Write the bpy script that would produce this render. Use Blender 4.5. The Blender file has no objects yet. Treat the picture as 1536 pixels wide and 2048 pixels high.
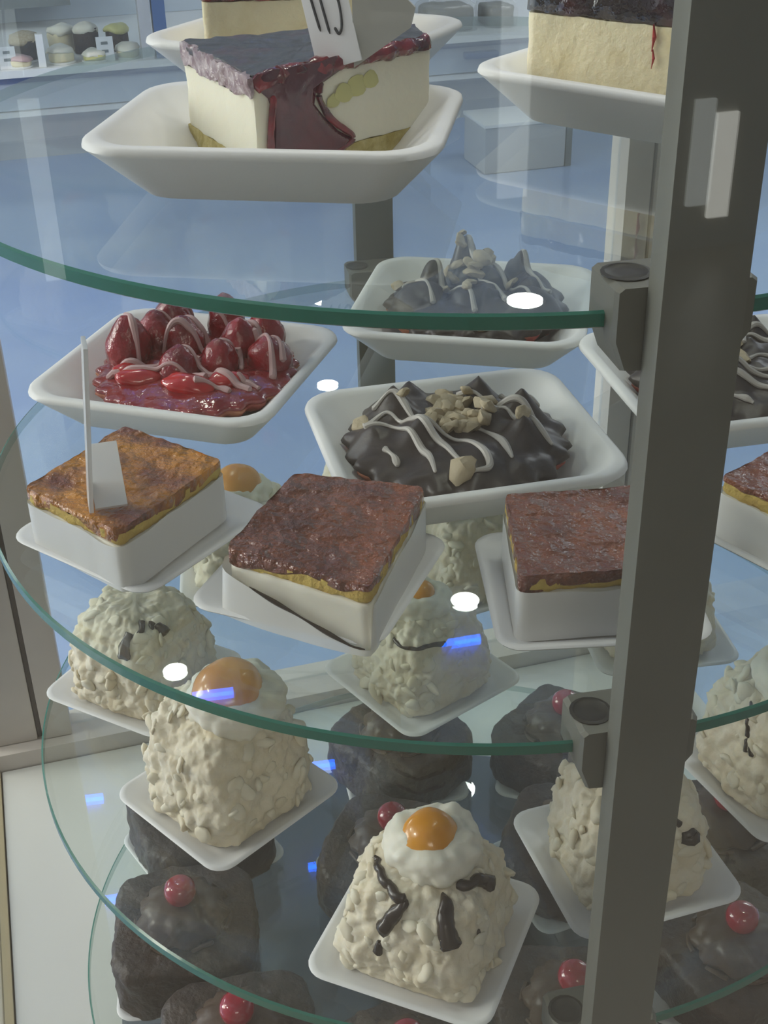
import bpy, bmesh, math, random
import numpy as np
from mathutils import Vector, Matrix, noise, Euler
from mathutils.bvhtree import BVHTree

# ------------------------------------------------------------------ camera
scn = bpy.context.scene
COL = scn.collection
cd = bpy.data.cameras.new('camera')
cam = bpy.data.objects.new('camera', cd)
COL.objects.link(cam)
cd.sensor_fit = 'VERTICAL'; cd.sensor_height = 24.0; cd.lens = 30.136
cd.clip_start = 0.01; cd.clip_end = 60
_r = Vector((0.9979, 0.0620, -0.0187)); _u = Vector((-0.0158, 0.5125, 0.8585)); _f = Vector((-0.0628, 0.8564, -0.5124))
_u = (_u - _f * _u.dot(_f)).normalized(); _r = _f.cross(_u).normalized()
cam.matrix_world = Matrix(((_r.x, _u.x, -_f.x, 0.0), (_r.y, _u.y, -_f.y, -0.6804), (_r.z, _u.z, -_f.z, 1.55), (0, 0, 0, 1)))
scn.camera = cam

# ------------------------------------------------------------------ world, lights, exposure
W = bpy.data.worlds.new('world'); scn.world = W; W.use_nodes = True
W.node_tree.nodes['Background'].inputs[0].default_value = (0.8, 0.86, 1.0, 1)
W.node_tree.nodes['Background'].inputs[1].default_value = 0.25
vs = scn.view_settings
vs.view_transform = 'Standard'; vs.look = 'None'; vs.exposure = -0.36; vs.gamma = 1.0
vs.use_curve_mapping = False
scn.cycles.transparent_max_bounces = 40
scn.cycles.max_bounces = 10
scn.cycles.diffuse_bounces = 4
scn.cycles.glossy_bounces = 4
scn.cycles.sample_clamp_indirect = 4.0
scn.cycles.caustics_reflective = False
scn.cycles.caustics_refractive = False
CASE_YAW = math.radians(20)
EX = Vector((math.cos(CASE_YAW), math.sin(CASE_YAW), 0)); EY = Vector((-EX.y, EX.x, 0))


def case(a, b, z=0.0):
    return EX * a + EY * b + Vector((0, 0, z))


def area(name, loc, size, power, color=(1, 1, 1), target=None, sy=None):
    d = bpy.data.lights.new(name, 'AREA'); d.energy = power; d.color = color
    d.shape = 'RECTANGLE'; d.size = size; d.size_y = sy or size
    o = bpy.data.objects.new(name, d); COL.objects.link(o); o.location = loc
    if target is not None:
        o.rotation_euler = (Vector(target) - Vector(loc)).to_track_quat('-Z', 'Y').to_euler()
    else:
        o.rotation_euler = (0, 0, CASE_YAW)
    return o


for lx, ly in ((-0.75, 0.15), (0.45, 0.25), (-0.55, 0.95), (0.55, 1.0)):
    area('ceiling_spot_light', (lx, ly, 3.1), 0.22, 6.8, (1.0, 0.92, 0.80))
for lx, ly in ((-2.6, 0.3), (-2.9, 1.3)):
    area('ceiling_spot_light', case(lx, ly, 3.1), 0.35, 28, (1.0, 0.93, 0.83))
area('ceiling_panel_light', case(3.3, 3.4, 3.1), 1.0, 50, (0.98, 0.98, 1.0))
area('ceiling_panel_light', case(-0.8, -3.2, 3.1), 1.2, 30, (1.0, 0.92, 0.80))
area('ceiling_panel_light', case(-3.2, 4.2, 3.1), 1.2, 90, (0.95, 0.98, 1.0))
area('window_daylight', case(-3.9, 1.6, 1.7), 1.5, 140, (1.0, 0.94, 0.86), target=case(0, 1.0, 1.4), sy=2.2)  # added light from the left for the post; its window is invented

# ------------------------------------------------------------------ materials
MATS = {}


def mat(name, color, rough=0.5, spec=0.5, metal=0.0, sub=0.0, bump=0.0, bscale=80.0, var=0.0, vscale=30.0,
        color2=None, coat=0.0, trans=0.0, emit=None, estr=0.0, subr=(0.004, 0.003, 0.002), vlo=0.35, vhi=0.65, croug=0.05, bdist=0.002):
    m = bpy.data.materials.new(name); m.use_nodes = True
    nt = m.node_tree; b = nt.nodes['Principled BSDF']
    b.inputs['Base Color'].default_value = (*color, 1)
    b.inputs['Roughness'].default_value = rough
    b.inputs['Specular IOR Level'].default_value = spec
    b.inputs['Metallic'].default_value = metal
    b.inputs['Coat Weight'].default_value = coat
    b.inputs['Coat Roughness'].default_value = croug
    b.inputs['Transmission Weight'].default_value = trans
    if sub:
        b.inputs['Subsurface Weight'].default_value = sub
        b.inputs['Subsurface Radius'].default_value = subr
        b.inputs['Subsurface Scale'].default_value = 1.0
    if emit:
        b.inputs['Emission Color'].default_value = (*emit, 1); b.inputs['Emission Strength'].default_value = estr
    tc = nt.nodes.new('ShaderNodeTexCoord')
    if bump:
        n = nt.nodes.new('ShaderNodeTexNoise'); n.inputs['Scale'].default_value = bscale; n.inputs['Detail'].default_value = 4
        nt.links.new(tc.outputs['Object'], n.inputs['Vector'])
        bp = nt.nodes.new('ShaderNodeBump'); bp.inputs['Strength'].default_value = bump; bp.inputs['Distance'].default_value = bdist
        nt.links.new(n.outputs[0], bp.inputs['Height']); nt.links.new(bp.outputs[0], b.inputs['Normal'])
        if coat:
            nt.links.new(bp.outputs[0], b.inputs['Coat Normal'])
    if color2 is not None:
        n = nt.nodes.new('ShaderNodeTexNoise'); n.inputs['Scale'].default_value = vscale; n.inputs['Detail'].default_value = 5
        nt.links.new(tc.outputs['Object'], n.inputs['Vector'])
        mr = nt.nodes.new('ShaderNodeMapRange'); mr.inputs[1].default_value = vlo; mr.inputs[2].default_value = vhi
        nt.links.new(n.outputs[0], mr.inputs[0])
        mx = nt.nodes.new('ShaderNodeMix'); mx.data_type = 'RGBA'
        mx.inputs[6].default_value = (*color, 1); mx.inputs[7].default_value = (*color2, 1)
        nt.links.new(mr.outputs[0], mx.inputs[0]); nt.links.new(mx.outputs[2], b.inputs['Base Color'])
    MATS[name] = m
    return m


def glass_mat(name, tint, refl=1.0):
    """thin clear glass sheet: tinted transparency with Fresnel reflection at each face"""
    m = bpy.data.materials.new(name); m.use_nodes = True
    nt = m.node_tree; nt.nodes.clear()
    out = nt.nodes.new('ShaderNodeOutputMaterial')
    tr = nt.nodes.new('ShaderNodeBsdfTransparent'); tr.inputs[0].default_value = (*tint, 1)
    gl = nt.nodes.new('ShaderNodeBsdfGlossy'); gl.inputs['Roughness'].default_value = 0.0
    gl.inputs[0].default_value = (refl, refl, refl, 1)
    ge = nt.nodes.new('ShaderNodeNewGeometry')
    ior = nt.nodes.new('ShaderNodeMapRange'); ior.inputs[3].default_value = 1.52; ior.inputs[4].default_value = 1 / 1.52
    nt.links.new(ge.outputs['Backfacing'], ior.inputs[0])
    fr = nt.nodes.new('ShaderNodeFresnel'); nt.links.new(ior.outputs[0], fr.inputs[0])
    mx = nt.nodes.new('ShaderNodeMixShader')
    nt.links.new(fr.outputs[0], mx.inputs[0]); nt.links.new(tr.outputs[0], mx.inputs[1]); nt.links.new(gl.outputs[0], mx.inputs[2])
    nt.links.new(mx.outputs[0], out.inputs[0])
    MATS[name] = m
    return m


def film_mat(name, color, opacity, rough=0.25):
    """thin milky plastic film"""
    m = bpy.data.materials.new(name); m.use_nodes = True
    nt = m.node_tree; b = nt.nodes['Principled BSDF']
    b.inputs['Base Color'].default_value = (*color, 1); b.inputs['Roughness'].default_value = rough
    out = nt.nodes['Material Output']
    tr = nt.nodes.new('ShaderNodeBsdfTransparent'); mx = nt.nodes.new('ShaderNodeMixShader')
    mx.inputs[0].default_value = opacity
    nt.links.new(tr.outputs[0], mx.inputs[1]); nt.links.new(b.outputs[0], mx.inputs[2]); nt.links.new(mx.outputs[0], out.inputs[0])
    MATS[name] = m
    return m


glass_mat('shelf_glass', (0.955, 0.985, 0.97))
glass_mat('case_glass', (0.97, 0.985, 0.98))
mat('glass_edge', (0.016, 0.15, 0.105), 0.2, 0.5)
def rim_from_inside(m, amount, tint):
    nt = m.node_tree; b = nt.nodes['Principled BSDF']; out = nt.nodes['Material Output']
    tr = nt.nodes.new('ShaderNodeBsdfTransparent'); tr.inputs[0].default_value = (*tint, 1)
    ge = nt.nodes.new('ShaderNodeNewGeometry'); mu = nt.nodes.new('ShaderNodeMath'); mu.operation = 'MULTIPLY'; mu.inputs[1].default_value = amount
    mx = nt.nodes.new('ShaderNodeMixShader')
    nt.links.new(ge.outputs['Backfacing'], mu.inputs[0]); nt.links.new(mu.outputs[0], mx.inputs[0])
    nt.links.new(b.outputs[0], mx.inputs[1]); nt.links.new(tr.outputs[0], mx.inputs[2]); nt.links.new(mx.outputs[0], out.inputs[0])


rim_from_inside(MATS['glass_edge'], 0.8, (0.72, 0.84, 0.80))
mat('foam', (0.86, 0.86, 0.85), 0.42, 0.4, bump=0.15, bscale=900, bdist=0.0004)
mat('plate_plastic', (0.80, 0.80, 0.80), 0.35, 0.4)
mat('steel', (0.145, 0.145, 0.122), 0.5, 0.4, 0.25, bump=0.06, bscale=500, bdist=0.0005)
mat('steel_dark', (0.035, 0.034, 0.03), 0.5, 0.5, 0.6)
mat('case_frame', (0.74, 0.68, 0.62), 0.5, 0.4, 0.0, color2=(0.66, 0.60, 0.55), vscale=9)
mat('gasket', (0.16, 0.14, 0.13), 0.7)
mat('case_floor', (0.78, 0.78, 0.74), 0.18, 0.5)
mat('case_edge', (0.55, 0.46, 0.28), 0.5)
mat('turntable_blue', (0.035, 0.05, 0.07), 0.4)
mat('cheese', (0.80, 0.72, 0.50), 0.6, 0.3, sub=0.3, bump=0.5, bscale=260, color2=(0.72, 0.62, 0.38), vscale=55, vlo=0.55, vhi=0.75)
mat('cheese_white', (0.83, 0.80, 0.66), 0.55, 0.3, sub=0.3, bump=0.3, bscale=200)
mat('biscuit', (0.42, 0.34, 0.11), 0.8, 0.2, bump=0.9, bscale=300, color2=(0.62, 0.54, 0.26), vscale=140)
mat('berry_glaze', (0.040, 0.042, 0.044), 0.34, 0.5, bump=0.35, bscale=140, color2=(0.075, 0.030, 0.034), vscale=60, vlo=0.5, vhi=0.75, coat=0.25, croug=0.2)
mat('dark_glaze', (0.018, 0.010, 0.016), 0.08, 0.6, bump=0.7, bscale=60, bdist=0.004, coat=0.8, color2=(0.07, 0.004, 0.012), vscale=50, vlo=0.5, vhi=0.8)
mat('jam', (0.30, 0.012, 0.022), 0.15, 0.6, bump=0.6, bscale=120, color2=(0.06, 0.008, 0.018), vscale=70, coat=0.5)
mat('jam_dark', (0.055, 0.010, 0.024), 0.18, 0.6, bump=0.4, bscale=120, color2=(0.11, 0.010, 0.024), vscale=60, coat=0.4)
mat('sugar_film', (0.50, 0.42, 0.44), 0.3, 0.6, bump=1.0, bscale=220, color2=(0.24, 0.15, 0.18), vscale=230)
mat('red_stain', (0.40, 0.03, 0.03), 0.5)
mat('kiwi', (0.58, 0.56, 0.24), 0.4)
mat('card', (0.78, 0.78, 0.80), 0.5)
mat('ink', (0.03, 0.03, 0.035), 0.6)
film_mat('tag_plastic', (0.86, 0.87, 0.88), 0.72, 0.25)
film_mat('clip_plastic', (0.50, 0.50, 0.46), 0.85, 0.2)
film_mat('wrap_film', (0.84, 0.84, 0.83), 0.80, 0.3)
mat('strawberry', (0.34, 0.012, 0.020), 0.16, 0.6, bump=0.5, bscale=260, color2=(0.17, 0.006, 0.014), vscale=60, coat=0.6)
mat('strawberry_cut', (0.60, 0.035, 0.035), 0.15, 0.6, color2=(0.42, 0.015, 0.02), vscale=80, coat=0.6)
mat('red_glaze', (0.22, 0.010, 0.020), 0.10, 0.6, bump=0.5, bscale=80, bdist=0.003, coat=0.8, color2=(0.30, 0.04, 0.035), vscale=60)
mat('crust', (0.50, 0.22, 0.12), 0.6, bump=0.6, bscale=200, color2=(0.30, 0.04, 0.04), vscale=70)
mat('pink_icing', (0.56, 0.37, 0.37), 0.4)
mat('chocolate', (0.052, 0.040, 0.036), 0.38, 0.5, bump=0.25, bscale=120)
mat('white_icing', (0.50, 0.47, 0.44), 0.4)
mat('nut', (0.52, 0.44, 0.31), 0.6, color2=(0.42, 0.34, 0.22), vscale=120, bump=0.4, bscale=250)
mat('cream', (0.78, 0.75, 0.65), 0.5, 0.4, sub=0.25, bump=0.2, bscale=120)
mat('coconut', (0.76, 0.70, 0.57), 0.6, 0.35, sub=0.25, bump=0.6, bscale=140, color2=(0.70, 0.62, 0.46), vscale=70)
mat('coconut_flake', (0.78, 0.73, 0.60), 0.6, 0.35, sub=0.2, color2=(0.70, 0.63, 0.48), vscale=60)
mat('sponge', (0.66, 0.50, 0.15), 0.75, 0.2, bump=0.8, bscale=300, color2=(0.58, 0.40, 0.12), vscale=120)
mat('caramel', (0.29, 0.090, 0.040), 0.3, 0.25, bump=1.0, bscale=95, bdist=0.010, coat=0.85, croug=.06, color2=(0.14, 0.040, 0.024), vscale=45)
mat('caramel_gold', (0.62, 0.25, 0.022), 0.3, 0.25, bump=1.0, bscale=95, bdist=0.010, coat=0.85, croug=.06, color2=(0.20, 0.05, 0.018), vscale=30, vlo=0.4, vhi=0.6)
mat('apricot', (0.74, 0.33, 0.022), 0.22, 0.5, sub=0.2, coat=0.4, color2=(0.66, 0.26, 0.016), vscale=40)
mat('choc_sauce', (0.030, 0.020, 0.014), 0.25, 0.5)
mat('choc_cake', (0.034, 0.025, 0.021), 0.5, 0.4, bump=0.8, bscale=150, bdist=0.003, color2=(0.055, 0.036, 0.027), vscale=60)
mat('choc_swirl', (0.085, 0.055, 0.038), 0.4, 0.4, bump=0.3, bscale=100)
mat('cherry', (0.36, 0.008, 0.030), 0.12, 0.6, coat=0.6)
mat('floor_beige', (0.42, 0.38, 0.32), 0.35, 0.5, color2=(0.36, 0.32, 0.27), vscale=3)
mat('floor_blue', (0.26, 0.37, 0.62), 0.14, 0.8, color2=(0.33, 0.44, 0.64), vscale=1.6)
mat('wall_white', (0.70, 0.72, 0.74), 0.7)
mat('ceiling_white', (0.60, 0.64, 0.70), 0.8)
mat('wall_warm', (0.42, 0.41, 0.38), 0.8)
mat('counter_pale', (0.50, 0.58, 0.68), 0.3)
mat('counter_grey', (0.46, 0.48, 0.50), 0.35)
mat('counter_blue', (0.10, 0.17, 0.33), 0.3)
mat('counter_white', (0.84, 0.85, 0.84), 0.3)
mat('dark_box', (0.08, 0.085, 0.06), 0.6)
mat('deck_grey', (0.20, 0.23, 0.24), 0.5, color2=(0.12, 0.14, 0.15), vscale=4)
mat('lamp_disc', (1, 1, 1), emit=(1.0, 0.98, 0.94), estr=60)
mat('led_blue', (0.0, 0.1, 0.6), emit=(0.004, 0.12, 1.0), estr=34)
mat('window_glow', (0.8, 0.85, 0.9), emit=(1.0, 0.98, 0.88), estr=3)
mat('window_dim', (0.8, 0.85, 0.9), emit=(0.95, 1.0, 0.94), estr=1.2)

film_mat('dome_plastic', (0.75, 0.78, 0.78), 0.25, 0.08)

# ------------------------------------------------------------------ helpers


def empty(name, loc=(0, 0, 0), rz=0.0, label=None, cat=None, group=None, kind=None):
    o = bpy.data.objects.new(name, None); COL.objects.link(o)
    o.empty_display_size = 0.02
    o.location = loc; o.rotation_euler = (0, 0, rz)
    tag(o, label, cat, group, kind)
    return o


def tag(o, label=None, cat=None, group=None, kind=None):
    if label: o['label'] = label
    if cat: o['category'] = cat
    if group: o['group'] = group
    if kind: o['kind'] = kind
    return o


def build(name, geo, material, parent=None, smooth=True, loc=None, rz=None, kind=None, label=None, sharp=40):
    v, f = geo
    me = bpy.data.meshes.new(name)
    me.from_pydata([tuple(p) for p in v], [], [tuple(q) for q in f])
    me.validate()
    bm = bmesh.new(); bm.from_mesh(me)
    bmesh.ops.recalc_face_normals(bm, faces=bm.faces)
    bm.to_mesh(me); bm.free()
    if smooth:
        me.polygons.foreach_set('use_smooth', [True] * len(me.polygons))
        if sharp < 180:
            me.set_sharp_from_angle(angle=math.radians(sharp))
    me.materials.append(MATS[material] if isinstance(material, str) else material)
    o = bpy.data.objects.new(name, me); COL.objects.link(o)
    if parent is not None: o.parent = parent
    if loc is not None: o.location = loc
    if rz is not None: o.rotation_euler = (0, 0, rz)
    if kind: o['kind'] = kind
    if label: o['label'] = label
    return o


def copy_thing(root, loc, rz, label=None, name=None):
    c = root.copy(); COL.objects.link(c); c.location = loc; c.rotation_euler = (0, 0, rz)
    if label: c['label'] = label
    if name: c.name = name
    def rec(src, dst):
        for ch in list(src.children):
            k = ch.copy(); COL.objects.link(k); k.parent = dst
            rec(ch, k)
    rec(root, c)
    return c


def join(*geos):
    V = []; F = []
    for v, f in geos:
        n = len(V); V += [Vector(p) for p in v]; F += [tuple(i + n for i in q) for q in f]
    return V, F


def xf(geo, loc=(0, 0, 0), rot=(0, 0, 0), s=1.0):
    M = Matrix.Translation(loc) @ Euler(rot).to_matrix().to_4x4()
    if isinstance(s, (int, float)): s = (s, s, s)
    return [M @ Vector((p[0] * s[0], p[1] * s[1], p[2] * s[2])) for p in geo[0]], geo[1]


def box(x0, x1, y0, y1, z0, z1, bev=0.0):
    bm = bmesh.new()
    bmesh.ops.create_cube(bm, size=1.0)
    for v in bm.verts:
        v.co = Vector((x0 + (v.co.x + .5) * (x1 - x0), y0 + (v.co.y + .5) * (y1 - y0), z0 + (v.co.z + .5) * (z1 - z0)))
    if bev:
        bmesh.ops.bevel(bm, geom=list(bm.edges), offset=bev, segments=2, affect='EDGES', profile=0.7)
    bm.verts.index_update()
    g = [v.co.copy() for v in bm.verts], [[v.index for v in f.verts] for f in bm.faces]
    bm.free()
    return g


def rrect(w, d, r, k=6):
    pts = []
    for cx, cy, a0 in ((1, 1, 0), (-1, 1, 90), (-1, -1, 180), (1, -1, 270)):
        for i in range(k + 1):
            a = math.radians(a0 + 90 * i / k)
            pts.append((cx * (w / 2 - r) + r * math.cos(a), cy * (d / 2 - r) + r * math.sin(a)))
    return pts


def loft(rings, cap0=True, cap1=True, closed=True):
    """rings: list of equal-length lists of 3D points"""
    n = len(rings[0]); V = [Vector(p) for r in rings for p in r]; F = []
    m = n if closed else n - 1
    for i in range(len(rings) - 1):
        for j in range(m):
            a = i * n + j; b = i * n + (j + 1) % n
            F.append((a, b, b + n, a + n))
    if cap0: F.append(tuple(reversed(range(n))))
    if cap1: F.append(tuple(range((len(rings) - 1) * n, len(rings) * n)))
    return V, F


def lathe(prof, n=32):
    rings = [[(r * math.cos(2 * math.pi * j / n), r * math.sin(2 * math.pi * j / n), z) for j in range(n)] for r, z in prof]
    return loft(rings)


def tube(path, rad, n=8, taper=True):
    P = [Vector(p) for p in path]; rings = []
    up = Vector((0, 0, 1))
    for i, p in enumerate(P):
        t = (P[min(i + 1, len(P) - 1)] - P[max(i - 1, 0)])
        if t.length < 1e-9: t = Vector((1, 0, 0))
        t.normalize()
        s = t.cross(up)
        if s.length < 1e-4: s = Vector((1, 0, 0))
        s.normalize(); u = s.cross(t)
        r = rad(i / (len(P) - 1)) if callable(rad) else rad
        if taper and (i == 0 or i == len(P) - 1): r *= 0.35
        rings.append([p + s * (r * math.cos(2 * math.pi * j / n)) + u * (r * math.sin(2 * math.pi * j / n)) for j in range(n)])
    return loft(rings)


def smooth_path(pts, k=8):
    P = [Vector(p) for p in pts]; out = []
    for i in range(len(P) - 1):
        p0 = P[max(i - 1, 0)]; p1 = P[i]; p2 = P[i + 1]; p3 = P[min(i + 2, len(P) - 1)]
        for j in range(k):
            t = j / k
            out.append(0.5 * ((2 * p1) + (p2 - p0) * t + (2 * p0 - 5 * p1 + 4 * p2 - p3) * t * t + (3 * p1 - p0 - 3 * p2 + p3) * t ** 3))
    out.append(P[-1]); return out


def fbm(p, f, o=3):
    v = 0.0; a = 1.0
    for _ in range(o):
        v += a * noise.noise(p * f); f *= 2.1; a *= 0.5
    return v


def jitter(geo, amp, freq, seed=0, oct=2, zscale=1.0):
    off = Vector((seed * 7.31, seed * 3.17, seed * 5.77)); out = []
    for p in geo[0]:
        p = Vector(p); q = p * freq + off
        d = Vector((fbm(q, 1, oct), fbm(q + Vector((19.1, 0, 0)), 1, oct), fbm(q + Vector((0, 23.7, 0)), 1, oct) * zscale))
        out.append(p + d * amp)
    return out, geo[1]


def resample(poly, n, r=0.0):
    """closed 2D polygon to n even points, corners rounded by radius r"""
    P = [Vector((p[0], p[1], 0)) for p in poly]; dense = []
    m = len(P)
    for i in range(m):
        a = P[i - 1]; b = P[i]; c = P[(i + 1) % m]
        if r > 0:
            d1 = (a - b).normalized() * r; d2 = (c - b).normalized() * r
            for k in range(7):
                t = k / 6; dense.append((1 - t) ** 2 * (b + d1) + 2 * t * (1 - t) * b + t * t * (b + d2))
        else:
            dense.append(b)
    L = [0]
    for i in range(len(dense)): L.append(L[-1] + (dense[(i + 1) % len(dense)] - dense[i]).length)
    out = []; k = 0
    for i in range(n):
        s = L[-1] * i / n
        while L[k + 1] < s: k += 1
        t = (s - L[k]) / max(L[k + 1] - L[k], 1e-9)
        out.append(dense[k].lerp(dense[(k + 1) % len(dense)], t))
    return out


def prism(poly, prof, n=96, r=0.004, top_rings=6, bottom=True):
    """solid over a polygon; prof = [(z, scale)...] from the bottom up, closed with inward rings on top"""
    P = resample(poly, n, r); c = sum(P, Vector()) / n
    rings = []
    for z, s in prof: rings.append([c + (p - c) * s + Vector((0, 0, z)) for p in P])
    z, s = prof[-1]
    for k in range(1, top_rings): rings.append([c + (p - c) * (s * (1 - k / top_rings)) + Vector((0, 0, z)) for p in P])
    return loft(rings)


def rect(w, d): return [(-w / 2, -d / 2), (w / 2, -d / 2), (w / 2, d / 2), (-w / 2, d / 2)]


def lin(z0, z1, k, s=1.0): return [(z0 + (z1 - z0) * i / k, s) for i in range(k + 1)]


def blob(r, sx=1, sy=1, sz=1, sub=2):
    bm = bmesh.new(); bmesh.ops.create_icosphere(bm, subdivisions=sub, radius=r)
    bm.verts.index_update()
    g = [Vector((v.co.x * sx, v.co.y * sy, v.co.z * sz)) for v in bm.verts], [[v.index for v in f.verts] for f in bm.faces]
    bm.free(); return g


def bvh_of(*geos):
    g = join(*geos)
    return BVHTree.FromPolygons([tuple(p) for p in g[0]], [tuple(f) for f in g[1]])


def drape(pts2, tree, lift, zdef=0.0, k=10):
    out = []
    for p in smooth_path([(x, y, 0) for x, y in pts2], k):
        h = tree.ray_cast(Vector((p.x, p.y, 1.0)), Vector((0, 0, -1)))
        z = h[0].z if h[0] is not None else zdef
        out.append(Vector((p.x, p.y, z + lift)))
    # soften jumps
    for _ in range(2):
        out = [out[0]] + [(out[i - 1] + out[i] * 2 + out[i + 1]) / 4 for i in range(1, len(out) - 1)] + [out[-1]]
    return out


# shelf tops
ZA, ZB, ZC, ZD = 1.3851, 1.1965, 1.0105, 0.7953
R = 0.275; T = 0.0063

# ------------------------------------------------------------------ room (structure)


def structure(name, geo, material, **k):
    o = build(name, geo, material, smooth=False, **k); o.rotation_euler = (0, 0, CASE_YAW); o['kind'] = 'structure'
    return o


structure('floor', box(-4, 4, -.2, 7.4, -0.1, 0), 'floor_blue')
structure('floor_front', box(-4, 4, -4, -.2, -0.1, 0), 'floor_beige')  # unseen floor, given beige to keep blue bounce off the trays
structure('ceiling', box(-4, 4, -4, 7.4, 3.21, 3.3), 'ceiling_white')
structure('wall_back', box(-4, 4, 7.4, 7.5, 0, 3.21), 'wall_white')
structure('wall_front', box(-4, 4, -4.1, -4, 0, 3.21), 'wall_warm')
structure('wall_left', box(-4.1, -4, -4, 7.4, 0, 3.21), 'wall_white')
structure('wall_right', box(4, 4.1, -4, 7.4, 0, 3.21), 'wall_white')

# ceiling lamps and blue led tubes
for i, (x, y, r, lab) in enumerate(((0.234, 4.362, 0.074, 'round white ceiling downlight, second farthest on the right, mirrored in the top glass shelf'),
                                    (-0.598, 4.324, 0.045, 'round white ceiling downlight, far one on the left, mirrored beside the strawberry tart'),
                                    (0.005, 2.718, 0.046, 'round white ceiling downlight, near one in the middle, mirrored between the caramel cakes'),
                                    (-0.855, 2.322, 0.036, 'round white ceiling downlight, near one on the left, mirrored beside the apricot cake'))):
    t = empty('ceiling_downlight', (x, y, 3.21), 0, lab, 'lamp', 'ceiling downlights')
    build('lamp_ring', lathe([(r + 0.012, 0), (r + 0.012, -0.008), (r, -0.010), (r, 0)], 40), 'counter_white', t)
    build('lamp_lens', lathe([(r * .999, -0.003), (r * .999, -0.0095), (r * .9, -0.0105)], 40), 'lamp_disc', t)
for (x0, y0, x1, y1, lab) in ((-0.777, 2.192, -0.662, 2.22, 'second blue led tube from the left on the ceiling'),
                              (-0.494, 2.317, -0.392, 2.34, 'third blue led tube from the left on the ceiling'),
                              (-0.069, 2.468, 0.052, 2.506, 'rightmost blue led tube on the ceiling'),
                              (-1.17, 2.139, -1.08, 2.16, 'leftmost blue led tube on the ceiling')):
    t = empty('blue_led_tube', (x0, y0, 3.19), 0, lab, 'lamp', 'blue led tubes on the ceiling')
    d = Vector((x1 - x0, y1 - y0, 0))
    build('led_tube', tube([(0, 0, 0), d * .5, d], 0.011, 8, False), 'led_blue', t)
    for q in (Vector(), d): build('tube_clip', xf(box(-.006, .006, -.012, .012, .008, .02), q), 'counter_white', t)

# ------------------------------------------------------------------ display case
dc = empty('display_case', (0, 0, 0), CASE_YAW, 'square glass display case with grey metal frame around the round shelves', 'display case')
build('floor_panel', box(-.3375, .34, -.345, .377, .66, .698, .002), 'case_floor', dc)
build('edge_strip', box(-.352, -.3385, -.345, .377, .66, .7, .001), 'case_edge', dc, label='cream coloured edge strip')
build('bottom_rail', box(-.352, .352, .378, .43, .655, .7165, .002), 'case_frame', dc)
build('bottom_rail', box(-.352, .352, -.385, -.347, .655, .7, .002), 'case_frame', dc)
build('bottom_rail', box(.3405, .36, -.346, .377, .655, .7, .002), 'case_frame', dc)
build('cabinet_base', box(-.36, .36, -.385, .43, .02, .65, .004), 'counter_grey', dc)
HT = 1.95
for a0, a1, b0, b1 in ((-.352, -.299, .392, .43), (.319, .352, .392, .43), (-.352, -.32, -.385, -.352), (.32, .352, -.385, -.352)):
    build('corner_post', box(a0, a1, b0, b1, .717 if b0 > 0 else .7005, HT, .002), 'case_frame', dc)
for a0, a1 in ((-.294, -.266), (.29, .315)):
    build('door_stile', box(a0, a1, .390, .425, .717, HT, .002), 'case_frame', dc)
build('door_gasket', box(-.2985, -.2945, .396, .42, .717, HT), 'gasket', dc, smooth=False)
build('door_gasket', box(.3152, .3188, .396, .42, .717, HT), 'gasket', dc, smooth=False)
build('glass_pane', box(-.319, .319, -.372, -.367, .7005, HT), 'case_glass', dc, smooth=False)
build('glass_pane', box(-.2655, .2895, .405, .410, .717, HT), 'case_glass', dc, smooth=False)
build('glass_pane', box(-.347, -.342, -.3515, .3915, .7005, HT), 'case_glass', dc, smooth=False)
build('glass_pane', box(.342, .347, -.3515, .3915, .7005, HT), 'case_glass', dc, smooth=False)
for g in (box(-.352, .352, .392, .43, HT, HT + .04, .002), box(-.352, .352, -.385, -.352, HT, HT + .04, .002),
          box(-.352, -.32, -.3515, .3915, HT, HT + .04, .002), box(.32, .352, -.3515, .3915, HT, HT + .04, .002)):
    build('top_rail', g, 'case_frame', dc)
build('glass_roof', box(-.319, .319, -.351, .391, HT + .02, HT + .025), 'case_glass', dc, smooth=False)

# ------------------------------------------------------------------ rotating stand
PA = math.radians(-90 + 14.83)
st = empty('rotating_stand', (0, 0, .698), 0, 'rotating pastry stand of round glass shelves clamped to two grey metal posts', 'display stand')
SZ = .698


def shelf_geo(z):
    n = 160
    rings = []
    for r, zz in ((R - .0012, z - T), (R, z - T + .0008), (R, z - .0008), (R - .0012, z)):
        rings.append([(r * math.cos(2 * math.pi * j / n), r * math.sin(2 * math.pi * j / n), zz) for j in range(n)])
    return loft(rings)


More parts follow.
